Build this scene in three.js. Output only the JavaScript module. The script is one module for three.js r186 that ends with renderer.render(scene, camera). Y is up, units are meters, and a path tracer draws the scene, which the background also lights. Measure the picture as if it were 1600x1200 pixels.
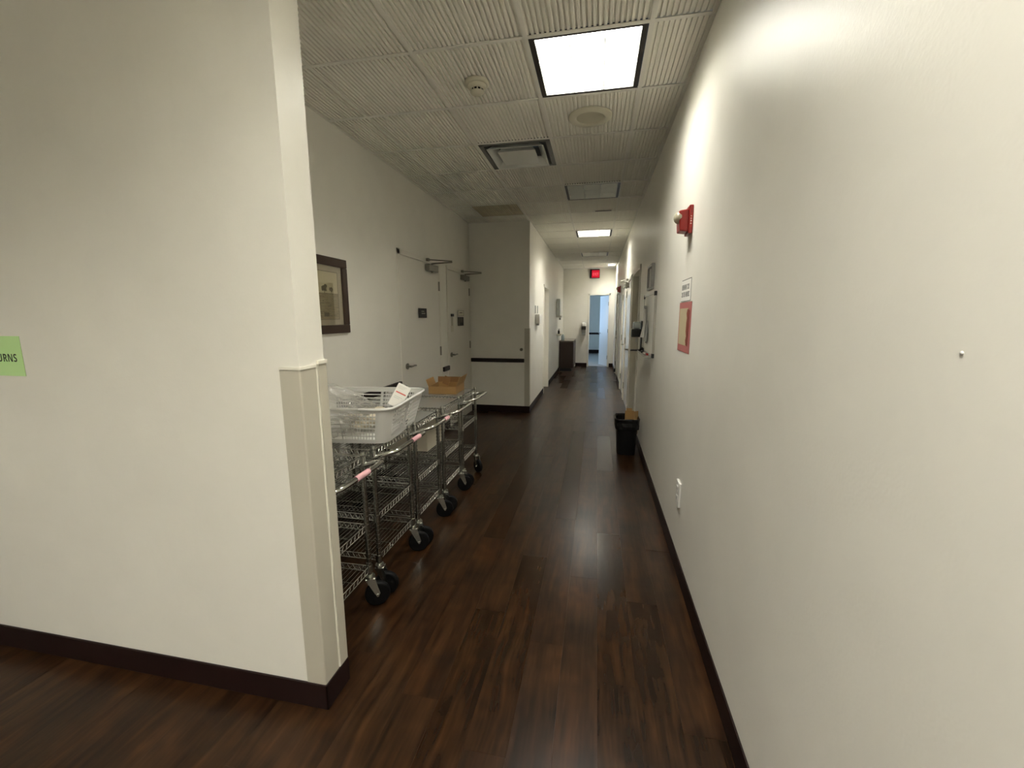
import * as THREE from 'three';
import { mergeGeometries } from 'three/addons/utils/BufferGeometryUtils.js';
import { RoundedBoxGeometry } from 'three/addons/geometries/RoundedBoxGeometry.js';
import { RectAreaLightUniformsLib } from 'three/addons/lights/RectAreaLightUniformsLib.js';

/* ---------- camera, sky, exposure ---------- */
const scene = new THREE.Scene();
const EYE = 1.4776, CEIL = 2.857;
const camera = new THREE.PerspectiveCamera(2 * Math.atan(600 / 654.342) * 180 / Math.PI, 4 / 3, 0.05, 60);
camera.position.set(0, EYE, 0);
camera.rotation.set(-0.1589, 0.1978, -0.0032, 'YXZ');
scene.add(camera);
const renderer = new THREE.WebGLRenderer();
renderer.toneMapping = THREE.LinearToneMapping;
renderer.toneMappingExposure = 1.1;
renderer.shadowMap.enabled = true;
scene.background = new THREE.Color().setRGB(0.42, 0.66, 1.0);   // daylight outside the far room's window
scene.backgroundIntensity = 4.5;
RectAreaLightUniformsLib.init();
const LAMP = 26, LAMP_RGB = [1, 0.97, 0.90];
const LV = { near: 1.75, mid: 2.2, far: 5, a: 2.2, b: 2.9, c: 2.35, d: 1.2 };   // how strongly each fitting's tubes still shine

/* ---------- helpers ---------- */
function rng(seed) { let s = seed >>> 0; return () => { s = (s + 0x6D2B79F5) >>> 0; let t = s; t = Math.imul(t ^ (t >>> 15), t | 1); t ^= t + Math.imul(t ^ (t >>> 7), t | 61); return ((t ^ (t >>> 14)) >>> 0) / 4294967296; }; }
const R = rng(7);
const lin = (r, g, b) => new THREE.Color().setRGB(r, g, b);
const taken = {};
function numbered(n) { const k = taken[n] ?? 0; taken[n] = k + 1; return k ? `${n}_${String(k).padStart(3, '0')}` : n; }
function std(color, roughness = 0.6, extra = {}) { return new THREE.MeshPhysicalMaterial({ color, roughness, ...extra }); }
function clean(g) {
  const h = g.index ? g.toNonIndexed() : g;
  for (const k of Object.keys(h.attributes)) if (!['position', 'normal', 'uv'].includes(k)) h.deleteAttribute(k);
  return h;
}
function merge(list) { return list.length === 1 ? list[0] : mergeGeometries(list.map(clean)); }
function mesh(name, geo, mat, parent = scene) {
  const m = new THREE.Mesh(Array.isArray(geo) ? merge(geo) : geo, mat);
  m.name = parent === scene ? numbered(name) : name;
  m.castShadow = m.receiveShadow = true; parent.add(m); return m;
}
function tag(o, label, category, group) { o.userData.label = label; o.userData.category = category; if (group) o.userData.group = group; return o; }
function thing(name, label, category, [x, y, z] = [0, 0, 0], turn = 0, group) {
  const o = new THREE.Group(); o.name = numbered(name); o.position.set(x, y, z); o.rotation.y = turn; scene.add(o);
  return tag(o, label, category, group);
}
function struct(o, label) { o.userData.kind = 'structure'; if (label) o.userData.label = label; return o; }
// axis-aligned box with uv in metres
function box(x0, x1, y0, y1, z0, z1) {
  [x0, x1] = [Math.min(x0, x1), Math.max(x0, x1)];[y0, y1] = [Math.min(y0, y1), Math.max(y0, y1)];[z0, z1] = [Math.min(z0, z1), Math.max(z0, z1)];
  const g = new THREE.BoxGeometry(x1 - x0, y1 - y0, z1 - z0); g.translate((x0 + x1) / 2, (y0 + y1) / 2, (z0 + z1) / 2);
  const p = g.attributes.position, n = g.attributes.normal, u = g.attributes.uv;
  for (let i = 0; i < p.count; i++) {
    if (Math.abs(n.getX(i)) > .5) u.setXY(i, p.getZ(i), p.getY(i));
    else if (Math.abs(n.getY(i)) > .5) u.setXY(i, p.getX(i), p.getZ(i));
    else u.setXY(i, p.getX(i), p.getY(i));
  }
  return g;
}
function rbox(x0, x1, y0, y1, z0, z1, r = 0.004, seg = 1) {
  [x0, x1] = [Math.min(x0, x1), Math.max(x0, x1)];[y0, y1] = [Math.min(y0, y1), Math.max(y0, y1)];[z0, z1] = [Math.min(z0, z1), Math.max(z0, z1)];
  const m = Math.min(x1 - x0, y1 - y0, z1 - z0) * .49;
  const g = new RoundedBoxGeometry(x1 - x0, y1 - y0, z1 - z0, seg, Math.min(r, m)); g.translate((x0 + x1) / 2, (y0 + y1) / 2, (z0 + z1) / 2); return g;
}
const V = (x, y, z) => new THREE.Vector3(x, y, z);
function rod(a, b, r, seg = 6, open = true) {
  const d = b.clone().sub(a), g = new THREE.CylinderGeometry(r, r, d.length(), seg, 1, open);
  g.applyQuaternion(new THREE.Quaternion().setFromUnitVectors(V(0, 1, 0), d.clone().normalize()));
  g.translate((a.x + b.x) / 2, (a.y + b.y) / 2, (a.z + b.z) / 2); return g;
}
function cyl(rt, rb, h, seg = 20) { return new THREE.CylinderGeometry(rt, rb, h, seg); }
function tube(pts, r, n = 24, seg = 8, tension = 0.5) { return new THREE.TubeGeometry(new THREE.CatmullRomCurve3(pts, false, 'catmullrom', tension), n, r, seg, false); }
function hash(x, y, s = 0) { let h = Math.imul(x | 0, 374761393) ^ Math.imul(y | 0, 668265263) ^ Math.imul(s | 0, 974634777); h = Math.imul(h ^ (h >>> 13), 1274126177); return ((h ^ (h >>> 16)) >>> 0) / 4294967296; }
function vnoise(x, y, px, py, s) { // periodic value noise
  const xi = Math.floor(x), yi = Math.floor(y), fx = x - xi, fy = y - yi, m = (a, p) => ((a % p) + p) % p;
  const sx = fx * fx * (3 - 2 * fx), sy = fy * fy * (3 - 2 * fy);
  const a = hash(m(xi, px), m(yi, py), s), b = hash(m(xi + 1, px), m(yi, py), s), c = hash(m(xi, px), m(yi + 1, py), s), d = hash(m(xi + 1, px), m(yi + 1, py), s);
  return (a * (1 - sx) + b * sx) * (1 - sy) + (c * (1 - sx) + d * sx) * sy;
}
function dataTex(w, h, fn, srgb, rx = 1, ry = 1) {
  const a = new Uint8Array(w * h * 4);
  for (let y = 0; y < h; y++) for (let x = 0; x < w; x++) { const c = fn(x / w, y / h); const i = (y * w + x) * 4; for (let k = 0; k < 3; k++) a[i + k] = Math.max(0, Math.min(255, c[k] * 255)); a[i + 3] = 255; }
  const t = new THREE.DataTexture(a, w, h); t.wrapS = t.wrapT = THREE.RepeatWrapping; t.magFilter = THREE.LinearFilter; t.minFilter = THREE.LinearMipmapLinearFilter; t.generateMipmaps = true;
  if (srgb) t.colorSpace = THREE.SRGBColorSpace; t.repeat.set(rx, ry); t.needsUpdate = true; return t;
}
function canvasTex(w, h, draw) { const c = document.createElement('canvas'); c.width = w; c.height = h; draw(c.getContext('2d'), w, h); const t = new THREE.CanvasTexture(c); t.colorSpace = THREE.SRGBColorSpace; t.magFilter = THREE.LinearFilter; return t; }
// flat print lying on a surface: normal nrm, up +y, centre c
function print(name, w, h, tex, c, yaw, parent, rough = 0.6, pitch = 0) {
  const m = mesh(name, new THREE.PlaneGeometry(w, h), new THREE.MeshPhysicalMaterial({ map: tex, roughness: rough }), parent);
  m.rotation.set(pitch, yaw, 0, 'YXZ'); m.position.copy(c); return m;
}

/* ---------- materials ---------- */
const peel = dataTex(512, 512, (u, v) => { const n = .5 * vnoise(u * 96, v * 96, 96, 96, 1) + .35 * vnoise(u * 40, v * 40, 40, 40, 2) + .15 * vnoise(u * 8, v * 8, 8, 8, 3); return [n, n, n]; }, false, 2, 2);
const wallTone = dataTex(256, 256, (u, v) => { const n = .965 + .035 * (.6 * vnoise(u * 6, v * 6, 6, 6, 4) + .4 * vnoise(u * 23, v * 23, 23, 23, 5)); return [n, n, n]; }, true, .37, .37);
const M = {};
M.wall = std(lin(.87, .845, .755), .36, { bumpMap: peel, bumpScale: .00025, map: wallTone, specularIntensity: .9 });
M.doorPaint = std(lin(.80, .77, .69), .3, { specularIntensity: .9 });
M.doorGloss = std(lin(.84, .82, .75), .13, { specularIntensity: 1 });
M.frame = std(lin(.80, .77, .68), .35);
M.vinylGuard = std(lin(.50, .47, .38), .42);
M.caulk = std(lin(.80, .77, .66), .6);
M.base = std(lin(.014, .006, .005), .45, { specularIntensity: .4 });
M.rail = std(lin(.012, .006, .004), .45, { specularIntensity: .5 });
M.tee = std(lin(.80, .78, .70), .6);
M.tile = std(lin(.88, .855, .76), .9);
M.tileStain = std(lin(.70, .64, .50), .9, { map: dataTex(128, 128, (u, v) => { const n = .86 + .14 * (vnoise(u * 5, v * 5, 5, 5, 9) * .6 + vnoise(u * 13, v * 13, 13, 13, 10) * .4); return [n, n * .985, n * .95]; }, true, 1.64, 1.64) });
M.chrome = std(lin(.62, .62, .59), .13, { metalness: 1 });
M.shelfWire = std(lin(.38, .38, .35), .16, { metalness: 1 });
M.chromeDull = std(lin(.36, .36, .33), .2, { metalness: 1 });
M.steel = std(lin(.55, .54, .50), .34, { metalness: 1 });
M.nickel = std(lin(.26, .25, .21), .36, { metalness: 1 });
M.zinc = std(lin(.70, .72, .66), .25, { metalness: 1 });
M.rubber = std(lin(.004, .004, .004), .5, { specularIntensity: .35 });
M.black = std(lin(.010, .010, .010), .5);
M.blackGloss = std(lin(.008, .008, .008), .28);
M.bronze = std(lin(.030, .024, .018), .5);
M.whitePlastic = std(lin(.80, .79, .74), .38);
M.creamPlastic = std(lin(.62, .59, .46), .5);
M.greyPlastic = std(lin(.30, .30, .28), .45);
M.red = std(lin(.30, .013, .010), .35);
M.louver = std(lin(.62, .62, .58), .32, { metalness: 1 });
M.houseWhite = std(lin(.85, .85, .82), .5);
M.unlit = std(lin(.34, .34, .32), .5);
M.paper = std(lin(.82, .81, .76), .8);
M.card = std(lin(.30, .170, .055), .85);
M.cardIn = std(lin(.19, .095, .028), .9);
M.cardEdge = std(lin(.38, .23, .09), .9);
M.glassPane = new THREE.MeshPhysicalMaterial({ color: 0xffffff, roughness: .02, transmission: 1, thickness: 0, ior: 1.5 });
M.lampGlow = new THREE.MeshStandardMaterial({ color: 0xffffff, emissive: new THREE.Color().setRGB(...LAMP_RGB), emissiveIntensity: 9 });

/* ---------- floor: vinyl wood planks ---------- */
const XR = .5007, XL = -1.9177, XC = -.9915, ZS = -6.30, ZF = -1.221, ZB = -1.352, XP = -.9676, ZE = -12.72;
const LOB = { x: -4.5, z: 3.5 };
const grain = dataTex(512, 1024, (u, v) => {
  const w = vnoise(u * 4, v * 5, 4, 5, 20), a = vnoise(u * 34 + w * 1.6, v * 7, 34, 7, 21), b = vnoise(u * 90 + w * 3, v * 18, 90, 18, 22), c = vnoise(u * 7, v * 8, 7, 8, 23), d = vnoise(u * 14, v * 30, 14, 30, 24);
  const t = .32 + .36 * a + .20 * b + .24 * c + .16 * d, m = vnoise(u * 5, v * 4, 5, 4, 25);
  return [t * (.74 + .10 * m), t * (.66 + .02 * m), t * (.58 - .06 * m)];
}, true, 1.6, .8);
const grainBump = dataTex(256, 1024, (u, v) => { const w = vnoise(u * 4, v * 5, 4, 5, 20); const n = .55 * vnoise(u * 22 + w * 2, v * 14, 22, 14, 31) + .3 * vnoise(u * 60 + w * 2, v * 60, 60, 60, 32) + .15 * vnoise(u * 6, v * 9, 6, 9, 33); return [n, n, n]; }, false, 3, 1.2);
const plankTones = [[.064, .041, .0235], [.057, .037, .0215], [.070, .044, .0245], [.060, .0385, .0225], [.067, .0415, .0230]].map((c, i) => std(lin(...c), [.29, .26, .31, .28, .30][i], { map: grain, bumpMap: grainBump, bumpScale: .0003, specularIntensity: .45 }));
const floor = struct(mesh('floor', box(LOB.x - .15, .7, -.12, -.006, LOB.z + .15, ZE - .13), std(lin(.012, .008, .006), .8)), 'dark brown wood-look plank floor');
{
  const PW = .1524, PL = 1.22, g = .0002, variants = new Map();
  function plankGeo(w, l, k) {
    const key = w.toFixed(3) + '_' + l.toFixed(3) + '_' + k;
    if (!variants.has(key)) { const b = box(-w / 2, w / 2, -.0055, 0, -l / 2, l / 2), u = b.attributes.uv; for (let i = 0; i < u.count; i++) u.setXY(i, u.getX(i) + k * .371, u.getY(i) + k * .593); variants.set(key, b); }
    return variants.get(key);
  }
  let col = 0;
  for (let x = XR; x > LOB.x; x -= PW, col++) {
    const x0 = Math.max(x - PW, LOB.x), start = (col * .4337 % 1) * PL;
    for (let z = LOB.z + start; z > ZE - .1; z -= PL) {
      let za = Math.min(z, LOB.z), zb = Math.max(z - PL, ZE - .1);
      if ((x + x0) / 2 < XC - .15 && zb < ZS) zb = Math.max(zb, ZS);
      if ((x + x0) / 2 < XL - .1 && zb < ZB) zb = Math.max(zb, ZB + .02);
      if (za - zb < .05 || (x + x0) / 2 < XL - .1 && za < ZB || (x + x0) / 2 < XC - .15 && za < ZS) continue;
      const m = mesh('plank', plankGeo(x - x0 - g, za - zb - g, (R() * 5) | 0), plankTones[(R() * 5) | 0], floor);
      m.position.set((x + x0) / 2, -.0004 + R() * .0002, (za + zb) / 2); m.rotation.set((R() - .5) * .0014, 0, (R() - .5) * .002);
    }
  }
}
struct(mesh('floor_far_room', box(-1.75, 1.75, -.12, 0, ZE - .13, -17.7), std(lin(.36, .35, .33), .35)), 'pale grey floor of the room beyond the far door');

/* ---------- walls ---------- */
// wall whose face lies in a plane of constant x; side = +1 when solid extends to +x
function wallX(name, label, x, side, th, za, zb, openings = []) {
  const gs = []; let z = za;
  for (const [o0, o1, top] of openings) { gs.push(box(x, x + side * th, 0, CEIL, z, o0)); gs.push(box(x, x + side * th, top, CEIL, o0, o1)); z = o1; }
  gs.push(box(x, x + side * th, 0, CEIL, z, zb));
  return struct(mesh(name, gs, M.wall), label);
}
const doorR = [[-5.30, -6.42, 2.09], [-6.60, -7.66, 2.09], [-7.80, -8.86, 2.09], [-10.3, -11.34, 2.09]];
wallX('wall_right', 'long off-white right wall of the corridor', XR, 1, .16, LOB.z, ZE - .13, doorR);
wallX('wall_alcove_left', 'off-white wall behind the wire carts', XL, -1, .16, ZB, ZS, [[-3.90, -5.04, 2.14], [-5.265, -6.295, 2.14]]);
struct(mesh('wall_alcove_end', box(XL - .16, XC, 0, CEIL, ZS, ZS - .15), M.wall), 'off-white wall closing the cart alcove');
wallX('wall_corridor_left', 'off-white left wall of the far corridor', XC, -1, .16, ZS - .15, ZE - .13, [[-8.0, -8.86, 2.08]]);
struct(mesh('wall_front_left', box(LOB.x - .15, XP, 0, CEIL, ZB, ZF), M.wall), 'big off-white wall stub in the left foreground');
struct(mesh('wall_lobby_left', box(LOB.x - .15, LOB.x, 0, CEIL, ZF, LOB.z + .15), M.wall));
struct(mesh('wall_lobby_back', box(LOB.x, XR + .16, 0, CEIL, LOB.z, LOB.z + .15), M.wall));
struct(mesh('wall_far', [box(XC, -.262, 0, CEIL, ZE, ZE - .13), box(.385, XR, 0, CEIL, ZE, ZE - .13), box(-.262, .385, 2.145, CEIL, ZE, ZE - .13)], M.wall), 'off-white end wall of the corridor');
// far room shell, window on its left side
const FZ = -17.5, fx = 1.6, wz0 = -13.2, wz1 = -15.6, wy0 = .75, wy1 = 2.45;
struct(mesh('wall_far_room_back', box(-fx - .15, fx + .15, 0, CEIL, FZ, FZ - .15), M.wall), 'far wall seen through the open end door');
struct(mesh('wall_far_room_right', box(fx, fx + .15, 0, CEIL, ZE - .13, FZ), M.wall));
struct(mesh('wall_far_room_left', [box(-fx, -fx - .15, 0, CEIL, ZE - .13, wz0), box(-fx, -fx - .15, 0, CEIL, wz1, FZ), box(-fx, -fx - .15, 0, wy0, wz0, wz1), box(-fx, -fx - .15, wy1, CEIL, wz0, wz1)], M.wall));
struct(mesh('wall_far_room_front', [box(-fx - .15, XC - .16, 0, CEIL, ZE, ZE - .13), box(XR + .16, fx + .15, 0, CEIL, ZE, ZE - .13)], M.wall));
struct(mesh('ceiling_far_room', box(-fx - .15, fx + .15, CEIL, CEIL + .1, ZE - .13, FZ - .15), M.tile));
{
  const w = new THREE.Group(); w.name = 'window_1'; w.position.set(-fx - .08, wy0, (wz0 + wz1) / 2); scene.add(w); struct(w, 'daylight window of the far room');
  const L = wz0 - wz1, H = wy1 - wy0;
  mesh('window_frame', [box(-.03, .03, 0, .05, -L / 2, L / 2), box(-.03, .03, H - .05, H, -L / 2, L / 2), box(-.03, .03, 0, H, -L / 2, -L / 2 + .05), box(-.03, .03, 0, H, L / 2 - .05, L / 2), box(-.03, .03, 0, H, -.025, .025)], M.frame, w);
  mesh('pane', box(-.003, .003, .05, H - .05, -L / 2 + .05, -.025), M.glassPane, w); mesh('pane', box(-.003, .003, .05, H - .05, .025, L / 2 - .05), M.glassPane, w);
}

/* ---------- baseboards, rails, corner guards ---------- */
const BH = .105, BT = .008;
function bbX(name, x, n, segs) { struct(mesh(name, segs.map(([a, b]) => rbox(x, x + n * BT, 0, BH, a, b, .003)), M.base), 'dark brown vinyl baseboard'); }
bbX('baseboard_right', XR, -1, [[LOB.z, -5.30], [-6.42, -6.60], [-7.66, -7.80], [-8.86, -10.3], [-11.34, ZE]]);
bbX('baseboard_alcove_left', XL, 1, [[ZB, -3.90], [-5.04, -5.265]]);
bbX('baseboard_corridor_left', XC, 1, [[ZS, -8.0], [-8.86, -11.5]]);
struct(mesh('baseboard_alcove_end', rbox(XL, XC + BT, 0, BH, ZS, ZS + BT, .003), M.base), 'dark brown baseboard under the alcove end wall');
struct(mesh('baseboard_front_left', [rbox(LOB.x, XP + BT, 0, BH, ZF, ZF + BT, .003), rbox(XP, XP + BT, 0, BH, ZB - BT, ZF + BT, .003), rbox(LOB.x, XP + BT, 0, BH, ZB - BT, ZB, .003)], M.base), 'dark brown baseboard round the foreground wall stub');
struct(mesh('baseboard_far', [rbox(-.6, -.262, 0, BH, ZE, ZE + BT, .003), rbox(.385, XR, 0, BH, ZE, ZE + BT, .003)], M.base));
struct(mesh('baseboard_far_room', box(-fx, fx, 0, .14, FZ, FZ + .01), M.base));
function bumper(label, geo) { tag(mesh('wall_bumper_rail', geo, M.rail), label, 'wall rail', 'dark wall bumper rails'); }
bumper('dark brown bumper rail on the alcove wall beneath the framed picture', rbox(XL, XL + .03, .785, .845, ZB - .05, -3.85, .008, 2));
bumper('short dark brown bumper rail between the two alcove doors', rbox(XL, XL + .03, .785, .845, -5.05, -5.255, .008, 2));
bumper('dark bumper rail across the alcove end wall', rbox(XL + .005, -1.068, .788, .846, ZS, ZS + .03, .008, 2));
bumper('dark bumper rail on the far wall seen through the end door', rbox(-fx, fx, .76, .84, FZ, FZ + .03, .008, 2));
// vinyl corner guards (L profiles)
{
  const GT = 1.305, t = .0035;
  // L profile wrapped round an outside corner at (x, z); sz = which way the other flange lies
  const ell = (a, b, y0, y1, tt, sz) => { const sh = new THREE.Shape(), r = .006; sh.moveTo(-a, 0); sh.lineTo(0, 0); sh.lineTo(0, -b); sh.lineTo(tt, -b); sh.lineTo(tt, tt - r); sh.quadraticCurveTo(tt, tt, tt - r, tt); sh.lineTo(-a, tt); sh.closePath(); const g = new THREE.ExtrudeGeometry(sh, { depth: y1 - y0, bevelEnabled: false, curveSegments: 4 }); g.rotateX(-Math.PI / 2); g.translate(0, y0, 0); const p = g.attributes.position; for (let k = 0; k < p.count; k++) p.setZ(k, -p.getZ(k)); const ix = p.array; for (let k = 0; k < p.count; k += 3) for (let c = 0; c < 3; c++) { const q = ix[k * 3 + 3 + c]; ix[k * 3 + 3 + c] = ix[k * 3 + 6 + c]; ix[k * 3 + 6 + c] = q; } if (sz < 0) { for (let k = 0; k < p.count; k++) p.setZ(k, -p.getZ(k)); for (let k = 0; k < p.count; k += 3) for (let c = 0; c < 3; c++) { const q = ix[k * 3 + 3 + c]; ix[k * 3 + 3 + c] = ix[k * 3 + 6 + c]; ix[k * 3 + 6 + c] = q; } } g.computeVertexNormals(); return g; };
  const g1 = struct(mesh('trim_1', ell(.075, .078, BH, GT, t, 1).translate(XP, 0, ZF), M.vinylGuard), 'grey-beige vinyl corner guard on the near edge of the wall stub');
  mesh('cap', ell(.076, .080, GT, GT + .009, t + .003, 1).translate(XP, 0, ZF), M.caulk, g1);
  const g2 = struct(mesh('trim_2', ell(.075, .042, BH, GT + .01, t + .003, -1).translate(XP, 0, ZB), M.vinylGuard), 'grey-beige vinyl corner guard on the rear edge of the wall stub');
  mesh('cap', ell(.03, .044, GT + .01, GT + .022, t + .007, -1).translate(XP, 0, ZB), M.caulk, g2);
  // rough bead of caulk between the two guards
  const pts = []; const r0 = rng(3); for (let i = 0; i <= 30; i++) pts.push(V(XP + .002 + (r0() - .5) * .001, BH + (GT - BH) * i / 30, ZB + .047 + (r0() - .5) * .004));
  struct(mesh('trim_3', tube(pts, .0042, 90, 6), M.caulk), 'uneven bead of caulk between the two corner guards');
  struct(mesh('trim_4', ell(.075, .07, BH, GT, t, 1).translate(XC, 0, ZS), M.vinylGuard), 'grey-beige vinyl corner guard at the alcove end corner');
}

/* ---------- ceiling: slab, tee grid, ribbed tiles ---------- */
const ceiling = struct(mesh('ceiling', box(LOB.x - .15, .7, 3.10, 3.2, LOB.z + .15, ZE - .13), std(lin(.10, .10, .09), .9)), 'suspended ceiling of ribbed tiles');
const CX0 = -1.6113, CZ0 = -2.3141, S = .61;
const lights = [];   // cells used by fixtures: 'col,row'
const fixtureCells = new Set(['2,0', '2,4', '2,8', '2,12', '2,-6', '-2,-6', '2,-4', '2,-8', '1,2', '3,15', '3,16']);
{
  const cache = new Map();
  function tileGeo(w, d) {
    const key = w.toFixed(3) + '_' + d.toFixed(3);
    if (cache.has(key)) return cache.get(key);
    const pitch = .0254, gw = .0095, gd = .010, sh = new THREE.Shape(), n = Math.floor(w / pitch), e = (w - n * pitch) / 2;
    sh.moveTo(-w / 2, .014); sh.lineTo(-w / 2, 0);
    for (let i = 0; i < n; i++) { const c = -w / 2 + e + (i + .5) * pitch; sh.lineTo(c - gw / 2 - .0015, 0); sh.lineTo(c - gw / 2, gd); sh.lineTo(c + gw / 2, gd); sh.lineTo(c + gw / 2 + .0015, 0); }
    sh.lineTo(w / 2, 0); sh.lineTo(w / 2, .014); sh.closePath();
    const g = new THREE.ExtrudeGeometry(sh, { depth: d, bevelEnabled: false, steps: 1 }); g.translate(0, 0, -d / 2);
    cache.set(key, g); return g;
  }
  const xs = []; for (let c = -6; c <= 4; c++) xs.push(CX0 + c * S);
  const tee = [];
  for (let c = -6; c <= 4; c++) for (let r = -10; r <= 17; r++) {
    let x0 = CX0 + c * S, x1 = x0 + S, z1 = CZ0 - r * S, z0 = z1 - S;
    // extents of the room at this row
    const zm = (z0 + z1) / 2, left = zm > ZB ? LOB.x : zm > ZS ? XL : XC;
    x0 = Math.max(x0, left); x1 = Math.min(x1, XR); z1 = Math.min(z1, LOB.z); z0 = Math.max(z0, ZE);
    if (x1 - x0 < .03 || z1 - z0 < .03) continue;
    if (fixtureCells.has(c + ',' + r)) continue;
    const m = mesh('ceiling_tile', tileGeo(x1 - x0 - .004, z1 - z0 - .004), (c === 0 && r === 5) ? M.tileStain : M.tile, ceiling);
    m.position.set((x0 + x1) / 2, CEIL + .004, (z0 + z1) / 2);
    if (c === 0 && r === 5) m.userData.label = 'ceiling tile with brown water stain';
  }
  for (const [za, zb] of [[CZ0 - 15 * S, -11.72], [-12.24, ZE]]) { const x0 = CX0 + 3 * S, m = mesh('ceiling_tile', tileGeo(XR - x0 - .004, za - zb - .004), M.tile, ceiling); m.position.set((x0 + XR) / 2, CEIL + .004, (za + zb) / 2); }
  const tw = .012;
  for (let c = -6; c <= 4; c++) { const x = CX0 + c * S; if (x > XR) continue; const za = LOB.z, zb = x > XC ? ZE : x > XL ? ZS : ZB; if (x < LOB.x) continue; mesh('ceiling_tee', box(x - tw, x + tw, CEIL - .001, CEIL + .003, za, zb), M.tee, ceiling); }
  for (let r = -9; r <= 17; r++) { const z = CZ0 - r * S; if (z > LOB.z || z < ZE) continue; const left = z > ZB ? LOB.x : z > ZS ? XL : XC; mesh('ceiling_tee', box(left, XR, CEIL - .0005, CEIL + .0035, z - tw, z + tw), M.tee, ceiling); }
  mesh('wall_angle', [box(XR - .02, XR, CEIL - .0015, CEIL + .002, LOB.z, ZE), box(XL, XL + .02, CEIL - .0015, CEIL + .002, ZB, ZS), box(XC, XC + .02, CEIL - .0015, CEIL + .002, ZS, ZE), box(XL, XC, CEIL - .0015, CEIL + .002, ZS, ZS + .02)], M.tee, ceiling);
}
// recessed parabolic troffer
function glow(lit) { const m = M.lampGlow.clone(); m.emissiveIntensity = 9 * lit; return m; }
function troffer(x0, x1, zn, zf, lit, label, cellsX = 3, cellsZ = 3) {
  if (lit === 0) lit = 1e-6;
  const cx = (x0 + x1) / 2, cz = (zn + zf) / 2, w = (x1 - x0) - .03, d = (zn - zf) - .03, t = thing('ceiling_light', label, 'ceiling light', [cx, CEIL, cz], 0, 'recessed louvred ceiling lights');
  const hw = w / 2, hd = d / 2, b = .024, H = .125, iw = hw - b, id = hd - b;
  mesh('black_reveal', [box(-hw, -iw, .001, .03, -hd, hd), box(iw, hw, .001, .03, -hd, hd), box(-iw, iw, .001, .03, -hd, -hd + .014), box(-iw, iw, .001, .03, hd - .014, hd)], M.bronze, t);
  mesh('housing', [box(-hw, -hw + .01, .03, H, -hd, hd), box(hw - .01, hw, .03, H, -hd, hd), box(-hw, hw, .03, H, -hd, -hd + .01), box(-hw, hw, .03, H, hd - .01, hd), box(-hw, hw, H, H + .012, -hd, hd)], M.houseWhite, t);
  const L = .07, blade = (len) => { const s = new THREE.Shape(); s.moveTo(-.002, 0); s.quadraticCurveTo(-.004, L * .6, -.014, L); s.lineTo(.014, L); s.quadraticCurveTo(.004, L * .6, .002, 0); s.closePath(); const g = new THREE.ExtrudeGeometry(s, { depth: len, bevelEnabled: false, curveSegments: 4 }); g.translate(0, 0, -len / 2); return g; };
  const bz = blade(2 * (hd - .014)), bx = blade(2 * iw); bx.rotateY(Math.PI / 2);
  for (let i = 1; i < cellsX; i++) { const m = mesh('louver_blade', bz, M.louver, t); m.position.set(-iw + 2 * iw * i / cellsX, .003, 0); }
  for (let i = 1; i < cellsZ; i++) { const m = mesh('louver_blade', bx, M.louver, t); m.position.set(0, .003, -id + 2 * id * i / cellsZ); }
  const side = (len) => { const s = new THREE.Shape(); s.moveTo(0, 0); s.quadraticCurveTo(.004, L * .6, .012, L); s.lineTo(-.004, L); s.lineTo(-.004, 0); s.closePath(); const g = new THREE.ExtrudeGeometry(s, { depth: len, bevelEnabled: false, curveSegments: 4 }); g.translate(0, 0, -len / 2); return g; };
  const a = side(2 * (hd - .014)).translate(-iw + .004, .003, 0), c = side(2 * (hd - .014)).rotateY(Math.PI).translate(iw - .004, .003, 0), e = side(2 * iw).rotateY(Math.PI / 2).translate(0, .003, hd - .018), f = side(2 * iw).rotateY(-Math.PI / 2).translate(0, .003, -hd + .018);
  mesh('louver_frame', [a, c, e, f], M.louver, t);
  if (lit) {
    mesh('lamp_panel', box(-hw + .014, hw - .014, .112, .120, -hd + .014, hd - .014), glow(lit), t);
    const al = new THREE.RectAreaLight(new THREE.Color().setRGB(...LAMP_RGB), LAMP * lit, Math.min(.36, 2 * (hw - .02)), 2 * (hd - .03)); al.position.set(0, .110, 0); al.rotation.x = -Math.PI / 2; al.name = 'lamp_light'; t.add(al);
  } else {
    mesh('lamp_panel', box(-hw + .014, hw - .014, .112, .120, -hd + .014, hd - .014), M.unlit, t);
  }
  return t;
}
const cellX = c => [CX0 + c * S, CX0 + (c + 1) * S], cellZ = r => [CZ0 - r * S, CZ0 - (r + 1) * S];
troffer(...cellX(2), ...cellZ(0), LV.near, 'large lit ceiling light nearest the viewer, glaring white');
troffer(...cellX(2), ...cellZ(4), false, 'unlit silver louvred ceiling light just past the air diffuser');
troffer(...cellX(2), ...cellZ(8), LV.mid, 'lit ceiling light in the middle of the corridor, between two unlit ones');
troffer(...cellX(2), ...cellZ(12), false, 'unlit ceiling light just before the exit sign');
troffer(CX0 + 3 * S, XR - .005, -11.72, -12.24, LV.far, 'narrow lit ceiling light at the far end beside the right wall', 1, 3);
troffer(...cellX(2), ...cellZ(-6), LV.a, 'lit ceiling light behind the viewer over the lobby');
troffer(...cellX(-2), ...cellZ(-6), LV.b, 'lit ceiling light at the left of the lobby behind the viewer');
troffer(...cellX(2), ...cellZ(-4), LV.c, 'lit ceiling light straight above the viewer');
troffer(...cellX(2), ...cellZ(-8), LV.d, 'lit ceiling light at the back of the lobby');

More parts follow.
